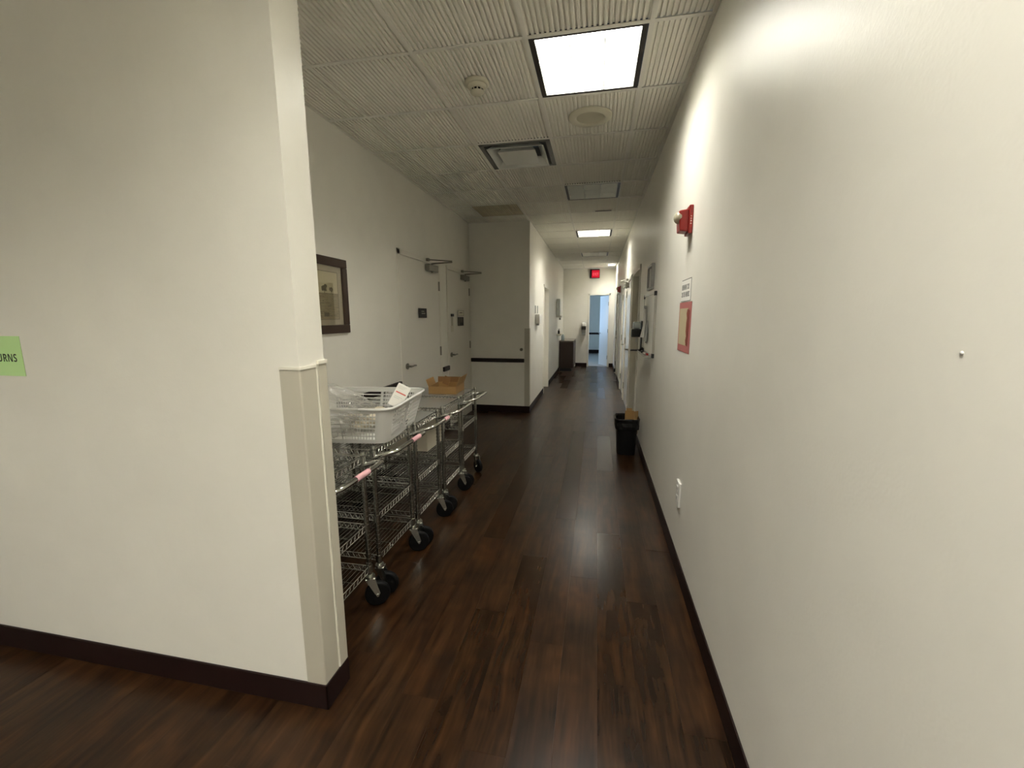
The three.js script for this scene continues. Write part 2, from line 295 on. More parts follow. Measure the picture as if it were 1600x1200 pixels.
// air diffuser
{
  const [x0, x1] = cellX(1), [zn, zf] = cellZ(2), t = thing('air_diffuser', 'square stepped metal air diffuser in the ceiling', 'air vent', [(x0 + x1) / 2, CEIL, (zn + zf) / 2]);
  const h = .292, g = std(lin(.20, .20, .18), .5), gp = std(lin(.70, .70, .65), .4);
  mesh('flange', [box(-h, -h + .035, .0, .004, -h, h), box(h - .035, h, .0, .004, -h, h), box(-h, h, .0, .004, -h, -h + .035), box(-h, h, .0, .004, h - .035, h)], g, t);
  const ring = (r0, y0, r1, y1, th) => { // square sloped ring, thin
    const p = [], q = [[-1, -1], [1, -1], [1, 1], [-1, 1]], pos = [];
    for (let i = 0; i < 4; i++) { const a = q[i], b = q[(i + 1) % 4], A = V(a[0] * r0, y0, a[1] * r0), B = V(b[0] * r0, y0, b[1] * r0), C = V(b[0] * r1, y1, b[1] * r1), D = V(a[0] * r1, y1, a[1] * r1), up = V(0, th, 0); const A2 = A.clone().add(up), B2 = B.clone().add(up), C2 = C.clone().add(up), D2 = D.clone().add(up); for (const f of [[A, B, C, D], [D2, C2, B2, A2], [A, A2, B2, B], [D, C, C2, D2]]) pos.push(f[0], f[1], f[2], f[0], f[2], f[3]); }
    const geo = new THREE.BufferGeometry(); geo.setAttribute('position', new THREE.Float32BufferAttribute(pos.flatMap(v => [v.x, v.y, v.z]), 3)); geo.setAttribute('uv', new THREE.Float32BufferAttribute(new Array(pos.length * 2).fill(0), 2)); geo.computeVertexNormals(); return geo;
  };
  mesh('neck', [ring(h - .03, .002, .17, .12, .003)], std(lin(.16, .16, .15), .6), t);
  mesh('duct', [cyl(.125, .125, .1, 24).translate(0, .17, 0)], M.black, t);
  mesh('outer_cone', [ring(.228, -.016, .172, .045, .003), ring(.236, -.019, .226, -.016, .004)], gp, t);
  mesh('inner_plaque', [box(-.155, .155, -.018, -.014, -.155, .155), ring(.158, -.019, .130, .02, .003)], gp, t);
}
// round ceiling speaker
{
  const t = thing('ceiling_speaker', 'round cream ceiling speaker behind the glaring light', 'speaker', [-.085, CEIL, -3.235]);
  const prof = [[.150, .004], [.150, -.002], [.146, -.008], [.118, -.013], [.104, -.013], [.098, -.010], [.094, -.005], [.060, -.0035], [0, -.0035]].map(([r, y]) => new THREE.Vector2(r, y));
  mesh('rim', new THREE.LatheGeometry(prof.slice(0, 7), 48), M.creamPlastic, t);
  mesh('grille', new THREE.LatheGeometry(prof.slice(6), 48), std(lin(.52, .49, .37), .6), t);
}
// smoke detector
{
  const t = thing('smoke_detector', 'small domed smoke detector on the ribbed ceiling', 'smoke detector', [-.74, CEIL, -2.66]);
  const L = (a) => new THREE.LatheGeometry(a.map(([r, y]) => new THREE.Vector2(r, y)), 36);
  mesh('base_plate', L([[.074, .004], [.074, -.004], [.070, -.012], [.056, -.016], [0, -.016]]), M.creamPlastic, t);
  mesh('dome', L([[.056, -.014], [.055, -.028], [.050, -.034], [.036, -.036], [.036, -.036]]), M.creamPlastic, t);
  mesh('sensing_slot', L([[.033, -.034], [.033, -.050]]), M.black, t);
  const posts = []; for (let i = 0; i < 10; i++) { const a = i / 10 * Math.PI * 2; posts.push(rod(V(Math.cos(a) * .036, -.034, Math.sin(a) * .036), V(Math.cos(a) * .036, -.052, Math.sin(a) * .036), .0045, 5)); }
  mesh('slot_rib', posts, M.creamPlastic, t);
  mesh('cap', L([[.040, -.048], [.041, -.052], [.034, -.060], [.018, -.064], [0, -.065]]), M.creamPlastic, t);
}
// thin slot in the ceiling
{ const t = thing('ceiling_slot_vent', 'thin dark slot vent in the ceiling past the unlit light', 'air vent', [.045, CEIL, -5.935]); mesh('slot', rbox(-.105, .105, -.006, .006, -.018, .018, .002), M.bronze, t); mesh('slot_lip', [box(-.112, .112, -.003, .004, .018, .024), box(-.112, .112, -.003, .004, -.024, -.018)], M.tee, t); }
// exit sign
{
  const t = thing('exit_sign', 'red glowing exit sign high on the end wall', 'exit sign', [-.085, 2.575, ZE]);
  mesh('housing', rbox(-.14, .135, 0, .255, .001, .06, .01, 2), M.black, t);
  const tex = canvasTex(256, 256, (c, w, h) => { c.fillStyle = '#c8102a'; c.fillRect(0, 0, w, h); c.fillStyle = '#ff6a72'; c.font = 'bold 104px sans-serif'; c.textAlign = 'center'; c.textBaseline = 'middle'; c.save(); c.translate(w / 2, h / 2 + 6); c.scale(.92, 1.35); c.fillText('EXIT', 0, 0); c.restore(); });
  const f = mesh('lit_face', new THREE.PlaneGeometry(.215, .205), new THREE.MeshStandardMaterial({ color: 0x220000, emissive: 0xffffff, emissiveMap: tex, emissiveIntensity: 1.0 }), t); f.position.set(.02, .118, .0615);
  const al = new THREE.RectAreaLight(new THREE.Color(1, .12, .15), .35, .2, .2); al.position.set(.02, .118, .064); al.rotation.y = Math.PI; t.add(al);
}

/* ---------- doors in walls of constant x ---------- */
// n = direction from the wall face into the corridor (+1 / -1)
function doorX(num, label, x, n, th, z0, z1, top, o = {}) {
  const g = new THREE.Group(); g.name = 'door_' + num; g.position.set(x, 0, (z0 + z1) / 2); scene.add(g); struct(g, label);
  const h = (z0 - z1) / 2, X = d => n * d, fw = o.fw ?? .05, rec = o.recess ?? .02, pr = o.proud ?? .012, leafM = o.leaf ?? M.doorPaint, fm = o.frame ?? M.frame;
  mesh('door_frame', [rbox(X(-th), X(pr), 0, top, h - fw, h, .002), rbox(X(-th), X(pr), 0, top, -h, -h + fw, .002), rbox(X(-th), X(pr), top - fw, top, -h, h, .002),
    box(X(-rec - .062), X(-rec - .047), 0, top - fw, h - fw - .014, h - fw), box(X(-rec - .062), X(-rec - .047), 0, top - fw, -h + fw, -h + fw + .014), box(X(-rec - .062), X(-rec - .047), top - fw - .014, top - fw, -h + fw, h - fw)], fm, g);
  const leaf = mesh('leaf', rbox(X(-rec - .046), X(-rec), .003, top - fw - .004, -h + fw + .003, h - fw - .003, .002), leafM, g);
  if (o.hinges !== false) for (const y of [.27, 1.06, 1.85]) mesh('hinge', [rbox(X(-rec), X(-rec + .004), y - .055, y + .055, -h + fw - .012, -h + fw + .022, .001), rod(V(X(-rec + .006), y - .055, -h + fw), V(X(-rec + .006), y + .055, -h + fw), .007, 8, false)], o.hingeMat ?? M.nickel, g);
  if (o.lever !== false) {
    const lz = h - fw - .065, ly = .975, r = mesh('rosette', cyl(.03, .033, .012, 24).rotateZ(Math.PI / 2).translate(X(-rec + .006), ly, lz), M.nickel, g);
    mesh('lever', [rod(V(X(-rec), ly, lz), V(X(-rec + .055), ly, lz), .011, 12, false), tube([V(X(-rec + .05), ly, lz + .008), V(X(-rec + .056), ly, lz - .02), V(X(-rec + .054), ly + .002, lz - .07), V(X(-rec + .048), ly - .002, lz - .12)], .0095, 16, 8)], M.nickel, r);
  }
  if (o.closer) {
    const cz = -h + fw + .27, cy = top - fw - .055;
    const c = mesh('door_closer', [rbox(X(-rec), X(-rec + .055), cy - .036, cy + .034, cz - .14, cz + .14, .008, 2), rod(V(X(-rec + .03), cy - .05, cz + .0), V(X(-rec + .03), cy + .055, cz), .013, 10, false)], M.nickel, g);
    const e = V(X(o.arm ?? .285), cy + .06, cz + .02), b = V(X(pr + .02), cy + .085, cz + .10);
    mesh('closer_arm', [rod(V(X(-rec + .03), cy + .052, cz), e, .0085, 8, false), rod(e.clone().add(V(0, .01, 0)), b, .007, 8, false), rbox(X(pr), X(pr + .035), cy + .068, cy + .1, b.z - .02, b.z + .02, .004)], M.nickel, c);
  }
  if (o.kick) mesh('kick_stop', rbox(X(-rec), X(-rec + .04), .05, .14, o.kick - .02, o.kick + .02, .005), M.black, g);
  return g;
}
doorX(1, 'off-white flush door behind the carts with black plaque', XL, 1, .16, -3.90, -5.04, 2.14, { recess: -.004, proud: .008, closer: true });
doorX(2, 'off-white flush door at the far end of the alcove', XL, 1, .16, -5.265, -6.295, 2.14, { recess: -.004, proud: .008, closer: true });
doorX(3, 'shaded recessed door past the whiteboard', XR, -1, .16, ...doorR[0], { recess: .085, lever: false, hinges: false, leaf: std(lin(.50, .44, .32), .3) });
doorX(4, 'white door past the recessed one, with closer', XR, -1, .16, ...doorR[1], { recess: .0, closer: true, arm: .13, leaf: M.doorGloss });
doorX(5, 'white door in the right wall, middle one of the far three', XR, -1, .16, ...doorR[2], { recess: .01, leaf: M.doorGloss });
doorX(6, 'white door at the far end of the right wall', XR, -1, .16, ...doorR[3], { recess: .01, kick: -.35, leaf: M.doorGloss });
doorX(7, 'cream door jamb recessed in the left corridor wall', XC, 1, .16, -8.0, -8.86, 2.08, { recess: .1, lever: false, hinges: false });
// end door, frame in the far wall, leaf standing open into the far room
{
  const g = new THREE.Group(); g.name = 'door_8'; g.position.set(0, 0, ZE); scene.add(g); struct(g, 'open door at the end of the corridor, bluish daylight on its leaf');
  const a = -.262, b = .385, top = 2.145, fw = .05;
  mesh('door_frame', [rbox(a, a + fw, 0, top, -.13, .014, .002), rbox(b - fw, b, 0, top, -.13, .014, .002), rbox(a, b, top - fw, top, -.13, .014, .002)], M.frame, g);
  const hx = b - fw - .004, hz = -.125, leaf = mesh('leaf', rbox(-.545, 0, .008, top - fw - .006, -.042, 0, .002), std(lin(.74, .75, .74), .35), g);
  leaf.position.set(hx, 0, hz); leaf.rotation.y = -THREE.MathUtils.degToRad(64);
  for (const y of [.27, 1.06, 1.85]) mesh('hinge', [rod(V(hx, y - .055, hz + .006), V(hx, y + .055, hz + .006), .010, 8, false), rbox(hx - .004, hx + .004, y - .055, y + .055, hz - .0, hz + .06, .001)], M.nickel, g);
  mesh('lever', [rod(V(-.48, .98, 0), V(-.48, .98, .06), .011, 8, false), rod(V(-.48, .98, .055), V(-.37, .98, .055), .009, 8, false)], M.nickel, leaf);
}

/* ---------- wire carts ---------- */
const CXF = -1.105, CXB = -1.80;   // front and rear post lines
function zigzag(a, b, yTop, yBot, pitch, r) { const gs = [], d = b.clone().sub(a), n = Math.round(d.length() / pitch); for (let i = 0; i < n; i++) { const p = a.clone().addScaledVector(d, i / n), q = a.clone().addScaledVector(d, (i + .5) / n), s = a.clone().addScaledVector(d, (i + 1) / n); p.y = s.y = yTop; q.y = yBot; gs.push(rod(p, q, r, 5), rod(q, s, r, 5)); } return gs; }
const cartGeo = new Map();
function cartParts(wz) {
  const key = wz.toFixed(3); if (cartGeo.has(key)) return cartGeo.get(key);
  const D = CXF - CXB, hz = wz / 2, hx = D / 2, o = {};
  const wires = []; const n = Math.round(D / .0235);
  for (let i = 1; i < n; i++) { const x = -hx + D * i / n; wires.push(rod(V(x, 0, -hz), V(x, 0, hz), .0017, 5)); }
  for (const z of [-hz * .33, hz * .33]) wires.push(rod(V(-hx, -.004, z), V(hx, -.004, z), .0028, 6));
  o.deck = merge(wires);
  const rail = (a, b) => { const gs = []; for (const y of [.004, -.026]) gs.push(rod(V(a.x, y, a.z), V(b.x, y, b.z), .0031, 6)); gs.push(...zigzag(a, b, .004, -.026, .032, .0022)); return merge(gs); };
  o.railF = rail(V(hx, 0, hz), V(hx, 0, -hz)); o.railB = rail(V(-hx, 0, hz), V(-hx, 0, -hz)); o.railN = rail(V(-hx, 0, hz), V(hx, 0, hz)); o.railA = rail(V(-hx, 0, -hz), V(hx, 0, -hz));
  o.sleeve = [cyl(.0165, .0185, .036, 14).translate(0, -.010, 0)];
  cartGeo.set(key, o); return o;
}
const postGeo = (() => { const gs = [rod(V(0, .150, 0), V(0, .815, 0), .0118, 12)]; for (let y = .165; y < .81; y += .0254) gs.push(cyl(.0142, .0142, .0045, 12).translate(0, y, 0)); gs.push(cyl(.010, .0135, .012, 12).translate(0, .821, 0)); return merge(gs); })();
const forkGeo = (() => {
  const plate = (z) => { const s = new THREE.Shape(); s.moveTo(-.022, .034); s.lineTo(.024, .034); s.lineTo(.046, -.052); s.quadraticCurveTo(.036, -.072, .022, -.056); s.closePath(); return new THREE.ExtrudeGeometry(s, { depth: .003, bevelEnabled: false }).translate(0, .125, z); };
  return merge([plate(.019), plate(-.022), rbox(-.024, .026, .155, .161, -.022, .022, .002), cyl(.024, .026, .012, 16).translate(0, .166, 0), cyl(.010, .010, .05, 10).translate(0, .18, 0), rod(V(.033, .064, -.026), V(.033, .064, .026), .007, 10, false)]);
})();
const wheelGeo = (() => { const a = [[.012, -.017], [.045, -.014], [.050, -.016], [.060, -.015], [.0635, -.009], [.0635, .009], [.060, .015], [.050, .016], [.045, .014], [.012, .017]].map(([r, y]) => new THREE.Vector2(r, y)); return new THREE.LatheGeometry(a, 28).rotateX(Math.PI / 2).translate(.033, .064, 0); })();
const linerM = std(lin(.20, .20, .18), .07, { specularIntensity: 1 });
function wireCart(label, zn, zf, opts = {}) {
  const t = thing('wire_cart', label, 'wire cart', [(CXF + CXB) / 2, 0, (zn + zf) / 2], opts.turn ?? 0, 'chrome wire carts in the alcove');
  const wz = zn - zf, o = cartParts(wz), hx = (CXF - CXB) / 2, hz = wz / 2;
  const corners = [[hx, hz], [hx, -hz], [-hx, hz], [-hx, -hz]];
  corners.forEach(([x, z], i) => {
    const p = mesh('post', postGeo, M.chromeDull, t); p.position.set(x, opts.dy ?? 0, z);
    const c = mesh('caster', forkGeo, M.zinc, t); c.position.set(x, 0, z); c.rotation.y = (opts.swivel ?? [0, .4, .3, -.5])[i];
    mesh('wheel', wheelGeo, M.rubber, c);
  });
  (opts.shelves ?? [.80, .445, .218]).forEach((y) => {
    const s = mesh('wire_shelf', o.deck, M.shelfWire, t); s.position.y = y;
    for (const r of [o.railF, o.railB, o.railN, o.railA]) mesh('shelf_rail', r, M.chrome, s);
    for (const [x, z] of corners) { const m = mesh('corner_sleeve', o.sleeve[0], M.chromeDull, s); m.position.set(x, 0, z); }
  });
  // push handle: leaves the near post, runs along the aisle side, returns to the far post
  const hy = opts.handleY ?? .795, hd = opts.handleOut ?? .118;
  const hm = mesh('push_handle', tube([V(hx, hy - .03, hz), V(hx + .012, hy - .03, hz), V(hx + hd * .55, hy - .014, hz - .004), V(hx + hd * .92, hy - .002, hz - .03), V(hx + hd, hy, hz - .08), V(hx + hd, hy, 0), V(hx + hd, hy, -hz + .08), V(hx + hd * .92, hy - .002, -hz + .03), V(hx + hd * .55, hy - .014, -hz + .004), V(hx + .012, hy - .03, -hz), V(hx, hy - .03, -hz)], .0118, 72, 12), M.chrome, t);
  if (opts.band) mesh('label_band', rod(V(hx + hd, hy, opts.band[0]), V(hx + hd, hy, opts.band[1]), .0133, 16), std(lin(.78, .44, .47), .25), hm).userData.label = 'pink label wrapped round the handle';
  if (opts.liner) mesh('shelf_liner', rbox(-hx + .015, hx - .012, .8065, .8115, -hz + .012, hz - .012, .002), linerM, t).userData.label = 'smooth grey plastic shelf liner';
  return t;
}
wireCart('nearest chrome wire cart, half hidden behind the wall stub, pink label on its handle', -1.385, -1.785, { swivel: [.4, .55, .1, .2], band: [.055, -.05] });
wireCart('second chrome wire cart, carrying the white laundry basket', -1.885, -2.305, { swivel: [.25, .5, .1, 3], band: [.005, -.10], handleY: .80 });
wireCart('third chrome wire cart, middle of the row, pink label and grey liner', -2.385, -2.775, { swivel: [.35, .5, 3.1, .1], band: [-.02, -.10], liner: true });
wireCart('fourth chrome wire cart, with a white carton on its middle shelf', -2.875, -3.265, { swivel: [.3, .55, .1, 0], handleY: .785, liner: true });
wireCart('farthest chrome wire cart, carrying the open cardboard box', -3.33, -3.74, { swivel: [.5, -.75, 3, 0], handleY: .79, shelves: [.80, .545, .255], liner: true });

/* ---------- things on the carts ---------- */
// white laundry basket with slotted sides
{
  const t = thing('laundry_basket', 'white slotted plastic laundry basket on the second wire cart', 'basket', [-1.418, .806, -2.225], .115);
  const ax = [.300, .352], az = [.265, .325], Hh = .200, N = 96;
  const ring = (v, off = 0) => { const a = ax[0] + (ax[1] - ax[0]) * v + off, c = az[0] + (az[1] - az[0]) * v + off, pts = []; for (let i = 0; i < N; i++) { const th = i / N * Math.PI * 2, co = Math.cos(th), si = Math.sin(th), e = 2 / 10; pts.push(V(a * Math.sign(co) * Math.abs(co) ** e, Hh * v, c * Math.sign(si) * Math.abs(si) ** e)); } return pts; };
  const at = (i, v, off) => { const a = ax[0] + (ax[1] - ax[0]) * v + off, c = az[0] + (az[1] - az[0]) * v + off, th = i / N * Math.PI * 2, co = Math.cos(th), si = Math.sin(th), e = 2 / 10; return V(a * Math.sign(co) * Math.abs(co) ** e, Hh * v, c * Math.sign(si) * Math.abs(si) ** e); };
  // re-parametrise by arc length so that slots are even
  const fine = []; let acc = [0]; const F = 1200, pf = (k, v, off) => at(k / F * N, v, off);
  for (let k = 1; k <= F; k++) acc.push(acc[k - 1] + pf(k, .5, 0).distanceTo(pf(k - 1, .5, 0)));
  const per = acc[F], par = s => { s = ((s % per) + per) % per; let lo = 0, hi = F; while (hi - lo > 1) { const m = (lo + hi) >> 1; if (acc[m] <= s) lo = m; else hi = m; } return (lo + (s - acc[lo]) / (acc[hi] - acc[lo] || 1)) / F * N; };
  function patch(s0, s1, v0, v1, ns, th = .0028) {
    const pos = []; const q = (a, b, c, d) => pos.push(a, b, c, a, c, d);
    for (let k = 0; k < ns; k++) {
      const i0 = par(s0 + (s1 - s0) * k / ns), i1 = par(s0 + (s1 - s0) * (k + 1) / ns);
      const o00 = at(i0, v0, th), o10 = at(i1, v0, th), o11 = at(i1, v1, th), o01 = at(i0, v1, th), n00 = at(i0, v0, 0), n10 = at(i1, v0, 0), n11 = at(i1, v1, 0), n01 = at(i0, v1, 0);
      q(o00, o01, o11, o10); q(n00, n10, n11, n01); q(o01, n01, n11, o11); q(o00, o10, n10, n00);
      if (k === 0) q(o00, n00, n01, o01); if (k === ns - 1) q(o10, o11, n11, n10);
    }
    const g = new THREE.BufferGeometry(); g.setAttribute('position', new THREE.Float32BufferAttribute(pos.flatMap(p => [p.x, p.y, p.z]), 3)); g.setAttribute('uv', new THREE.Float32BufferAttribute(new Array(pos.length * 2).fill(0), 2)); g.computeVertexNormals(); return g;
  }
  const plast = std(lin(.80, .79, .74), .38, { transmission: .12, thickness: 0 });
  const bands = [[0, .12], [.205, .235], [.32, .35], [.435, .465], [.55, .58], [.665, .695], [.78, .81], [.885, 1]];
  const gs = bands.map(([a, b]) => patch(0, per, a, b, 140));
  // corner panels stay solid, slots between them
  const cornerS = []; { const tg = [1, 3, 5, 7].map(k => k / 8 * F); for (const k of tg) cornerS.push(acc[Math.round(k)]); }
  const rib = .0036, pitch = .0165; let s = 0;
  for (; s < per; s += pitch) { let inC = false; for (const c of cornerS) { let d = Math.abs(s - c); d = Math.min(d, per - d); if (d < .045) inC = true; } if (!inC) gs.push(patch(s, s + rib, .1, .9, 1)); }
  for (const c of cornerS) gs.push(patch(c - .05, c + .05, .1, .9, 8));
  mesh('side_wall', gs, plast, t);
  const rimPts = []; for (let i = 0; i < 160; i++) { const p = at(par(per * i / 160), 1, .006); rimPts.push(p); }
  mesh('rim', new THREE.TubeGeometry(new THREE.CatmullRomCurve3(rimPts, true), 200, .0075, 8, true), plast, t);
  const sh = new THREE.Shape(ring(0).map(p => new THREE.Vector2(p.x, p.z))); const bg = new THREE.ExtrudeGeometry(sh, { depth: .003, bevelEnabled: false }).rotateX(Math.PI / 2).translate(0, .003, 0); mesh('basket_bottom', bg, plast, t);
}
// crumpled sheet-like lumps
function lump(rx, ry, rz, seed, amp, seg = 40) {
  const g = new THREE.SphereGeometry(1, seg, Math.round(seg * .7)), p = g.attributes.position; const nz = (x, y, z, f) => vnoise(x * f + 7.3 + y * 1.7, z * f + 3.1 - y * f, 1 << 20, 1 << 20, seed);
  for (let i = 0; i < p.count; i++) {
    let x = p.getX(i), y = p.getY(i), z = p.getZ(i); const d = 1 + amp * ((nz(x, y, z, 2.1) - .5) * 1.1 + (Math.abs(nz(x, y, z, 4.7) - .5)) * .9 + (Math.abs(nz(x, y, z, 9) - .5)) * .35);
    p.setXYZ(i, x * d * rx, y * d * ry, z * d * rz);
  }
  g.computeVertexNormals(); return g;
}
{
  const bagM = new THREE.MeshPhysicalMaterial({ color: lin(.90, .895, .87), roughness: .08, transmission: .76, thickness: 0, ior: 1.4, specularIntensity: 1, side: THREE.DoubleSide });
  const b = mesh('plastic_bag', lump(.215, .115, .13, 77, .6, 72), bagM); b.position.set(-1.44, .985, -1.955); tag(b, 'crumpled clear plastic bag spilling over the near end of the basket', 'plastic bag');
  const pk = thing('paper_packet', 'white printed packet with a red stripe, sticking up out of the basket', 'packet', [-1.135, 1.02, -2.27], .5);
  const pm = mesh('packet', rbox(-.052, .052, -.10, .085, -.005, .005, .004, 2), M.paper, pk);
  print('packet_print', .098, .175, canvasTex(96, 176, (c, w, h) => { c.fillStyle = '#efece2'; c.fillRect(0, 0, w, h); c.fillStyle = '#c9c6b8'; for (let i = 0; i < 3; i++) c.fillRect(12, 14 + i * 9, 60 - i * 9, 3); c.fillStyle = '#d2554a'; c.fillRect(10, 62, 78, 9); c.fillStyle = '#bfc5b6'; c.fillRect(14, 98, 60, 3); c.fillRect(14, 110, 44, 3); }), V(0, -.007, .0056), 0, pk);
  pk.rotation.set(-.35, .45, -.52, 'YXZ'); pk.scale.setScalar(.78);
  const f = mesh('crumpled_paper', lump(.11, .04, .12, 33, .5, 40), std(lin(.62, .55, .42), .9)); f.position.set(-1.32, .885, -2.24); tag(f, 'crumpled beige paper inside the basket behind its slots', 'paper');
}
// open cardboard box
{
  const t = thing('cardboard_box', 'open brown cardboard box on the farthest wire cart', 'box', [-1.315, .8116, -3.555], .06);
  const w = .125, d = .14, h = .066, th = .004;
  mesh('box_wall', [box(-w, w, 0, h, d - th, d), box(-w, w, 0, h, -d, -d + th), box(-w, -w + th, 0, h, -d, d), box(w - th, w, 0, h, -d, d), box(-w, w, 0, th, -d, d)], M.card, t);
  const flap = (name, g, m, px, py, pz, rx, rz) => { const f = mesh(name, g, m, t); f.position.set(px, py, pz); f.rotation.set(rx, 0, rz); return f; };
  flap('flap', box(-th, 0, 0, .085, -d, d), M.card, w, h, 0, 0, -.38);
  flap('flap', box(0, th, 0, .062, -d * .4, d), M.card, -w, h, 0, 0, .35);
  flap('flap', box(-w, w * .9, 0, .05, 0, th), M.cardIn, 0, h, -d, -.1, 0);
  flap('flap', box(-.03, .03, 0, .075, 0, th), M.cardIn, -w * .25, h - .01, -d * .4, -.2, -.35);
}
// white carton on the fourth cart's middle shelf
{ const t = thing('carton', 'white carton on the middle shelf of the fourth cart', 'carton', [-1.47, .452, -3.07]); mesh('body', rbox(-.22, .22, 0, .24, -.15, .15, .004), std(lin(.62, .57, .45), .8), t); mesh('tape', box(-.221, .221, .239, .2412, -.02, .02), std(lin(.5, .42, .28), .4), t); }

/* ---------- things on the left walls ---------- */
// framed picture
{
  const z0 = -2.33, z1 = -3.0, y0 = 1.36, y1 = 1.908, t = thing('framed_picture', 'dark wooden framed sepia landscape on the alcove wall', 'picture', [XL, y0, (z0 + z1) / 2]);
  const h = (z0 - z1) / 2, H = y1 - y0, fw = .062, dp = .028;
  mesh('frame', [rbox(0, dp, 0, fw, -h, h, .006, 2), rbox(0, dp, H - fw, H, -h, h, .006, 2), rbox(0, dp, fw, H - fw, -h, -h + fw, .006, 2), rbox(0, dp, fw, H - fw, h - fw, h, .006, 2)], std(lin(.035, .016, .008), .4), t);
  mesh('mat_board', rbox(.004, .012, fw, H - fw, -h + fw, h - fw, .001), std(lin(.33, .28, .19), .8), t);
  const tex = canvasTex(320, 256, (c, w, h2) => {
    const g = c.createLinearGradient(0, 0, 0, h2); c.fillStyle = '#a49a78'; c.fillRect(0, 0, w, h2);
    c.fillStyle = '#b3aa88'; c.fillRect(0, 0, w, h2 * .46); c.fillStyle = '#6d6247'; c.fillRect(0, h2 * .45, w, h2 * .02); c.fillStyle = '#857a5b'; c.fillRect(0, h2 * .47, w, h2 * .53);
    const r = rng(12); for (let i = 0; i < 260; i++) { c.fillStyle = ['#776c4f', '#8f8565', '#5f553c'][(r() * 3) | 0]; c.fillRect(r() * w, h2 * .48 + r() * h2 * .5, 6 + r() * 30, 1 + r() * 3); }
    const tree = (x, y, s) => { c.fillStyle = '#544b34'; c.fillRect(x - s * .06, y, s * .12, s * .7); for (let i = 0; i < 26; i++) { c.fillStyle = i % 2 ? '#5b5239' : '#4a412c'; c.beginPath(); c.arc(x + (r() - .5) * s, y - s * .15 + (r() - .5) * s * .7, s * .16 * (.6 + r()), 0, 7); c.fill(); } };
    tree(205, 92, 34); tree(262, 98, 26); tree(80, 90, 36); c.fillStyle = '#4d4430'; c.fillRect(190, h2 * .86, 42, 22); c.fillRect(60, h2 * .9, 60, 14);
  });
  print('landscape_print', .44, .335, tex, V(.0125, H / 2, 0), Math.PI / 2, t, .7);
  mesh('bevel_line', [box(.012, .0135, H / 2 - .172, H / 2 - .168, -.224, .224), box(.012, .0135, H / 2 + .168, H / 2 + .172, -.224, .224), box(.012, .0135, H / 2 - .172, H / 2 + .172, -.224, -.220), box(.012, .0135, H / 2 - .172, H / 2 + .172, .220, .224)], std(lin(.12, .10, .06), .7), t);
  mesh('glazing', box(.0165, .0185, fw - .004, H - fw + .004, -h + fw - .004, h - fw + .004), M.glassPane, t);
}
const bars = (bg, fg, rows, border) => canvasTex(128, 96, (c, w, h) => { c.fillStyle = bg; c.fillRect(0, 0, w, h); if (border) { c.strokeStyle = border; c.lineWidth = 6; c.strokeRect(3, 3, w - 6, h - 6); } const r = rng(rows.length * 31 + bg.length); c.fillStyle = fg; for (const [y, x0, x1, th] of rows) { let x = x0; while (x < x1) { const a = 5 + r() * 4; c.fillRect(x, y, Math.min(a, x1 - x), th); if (r() > .5) { c.clearRect; } x += a + 3; } } });
function plaqueL(name, label, cat, z0, z1, y0, y1, mat, tex) { const t = thing(name, label, cat, [XL + .0125, y0, (z0 + z1) / 2]); mesh('plate', rbox(0, .005, 0, y1 - y0, -(z0 - z1) / 2, (z0 - z1) / 2, .001), mat, t); if (tex) print('print', (z0 - z1) * .98, (y1 - y0) * .98, tex, V(.0056, (y1 - y0) / 2, 0), Math.PI / 2, t); return t; }
plaqueL('door_plaque', 'black plaque with two lines of white lettering on the nearer alcove door', 'sign', -4.335, -4.555, 1.47, 1.575, M.black, bars('#1b1914', '#b9b9a6', [[24, 42, 88, 12], [46, 42, 100, 12]]));
plaqueL('door_plaque', 'small white plaque with dark lettering on the far alcove door', 'sign', -5.66, -5.93, 1.492, 1.572, M.whitePlastic, bars('#d9d5c2', '#3a372c', [[32, 34, 92, 16]], '#8a846c'));
plaqueL('door_plaque', 'dark square plaque below the white one on the far alcove door', 'sign', -5.66, -5.91, 1.355, 1.478, M.black, canvasTex(64, 64, (c) => { c.fillStyle = '#26231b'; c.fillRect(0, 0, 64, 64); c.fillStyle = '#4b4738'; c.fillRect(4, 4, 14, 56); c.fillRect(24, 6, 26, 34); c.fillStyle = '#0d0c09'; c.fillRect(18, 44, 42, 16); }));
{ const t = thing('door_hanger', 'white paper hanger with dark hook on the far alcove door', 'door hanger', [XL + .0128, 1.28, -5.42]); mesh('tag', rbox(0, .004, .0, .085, -.05, .05, .01, 2), std(lin(.72, .69, .58), .7), t); mesh('strap', rbox(0, .003, .08, .215, -.04, .03, .002), std(lin(.55, .52, .43), .8), t); mesh('hook', rbox(0, .015, .205, .24, -.045, .045, .003), M.black, t); }
tag(mesh('door_lock', cyl(.022, .024, .018, 20).rotateX(Math.PI / 2).translate(-1.115, .985, ZS + .009), std(lin(.18, .16, .12), .4, { metalness: .6 })), 'small round lock on the alcove end wall above the dark rail', 'lock');
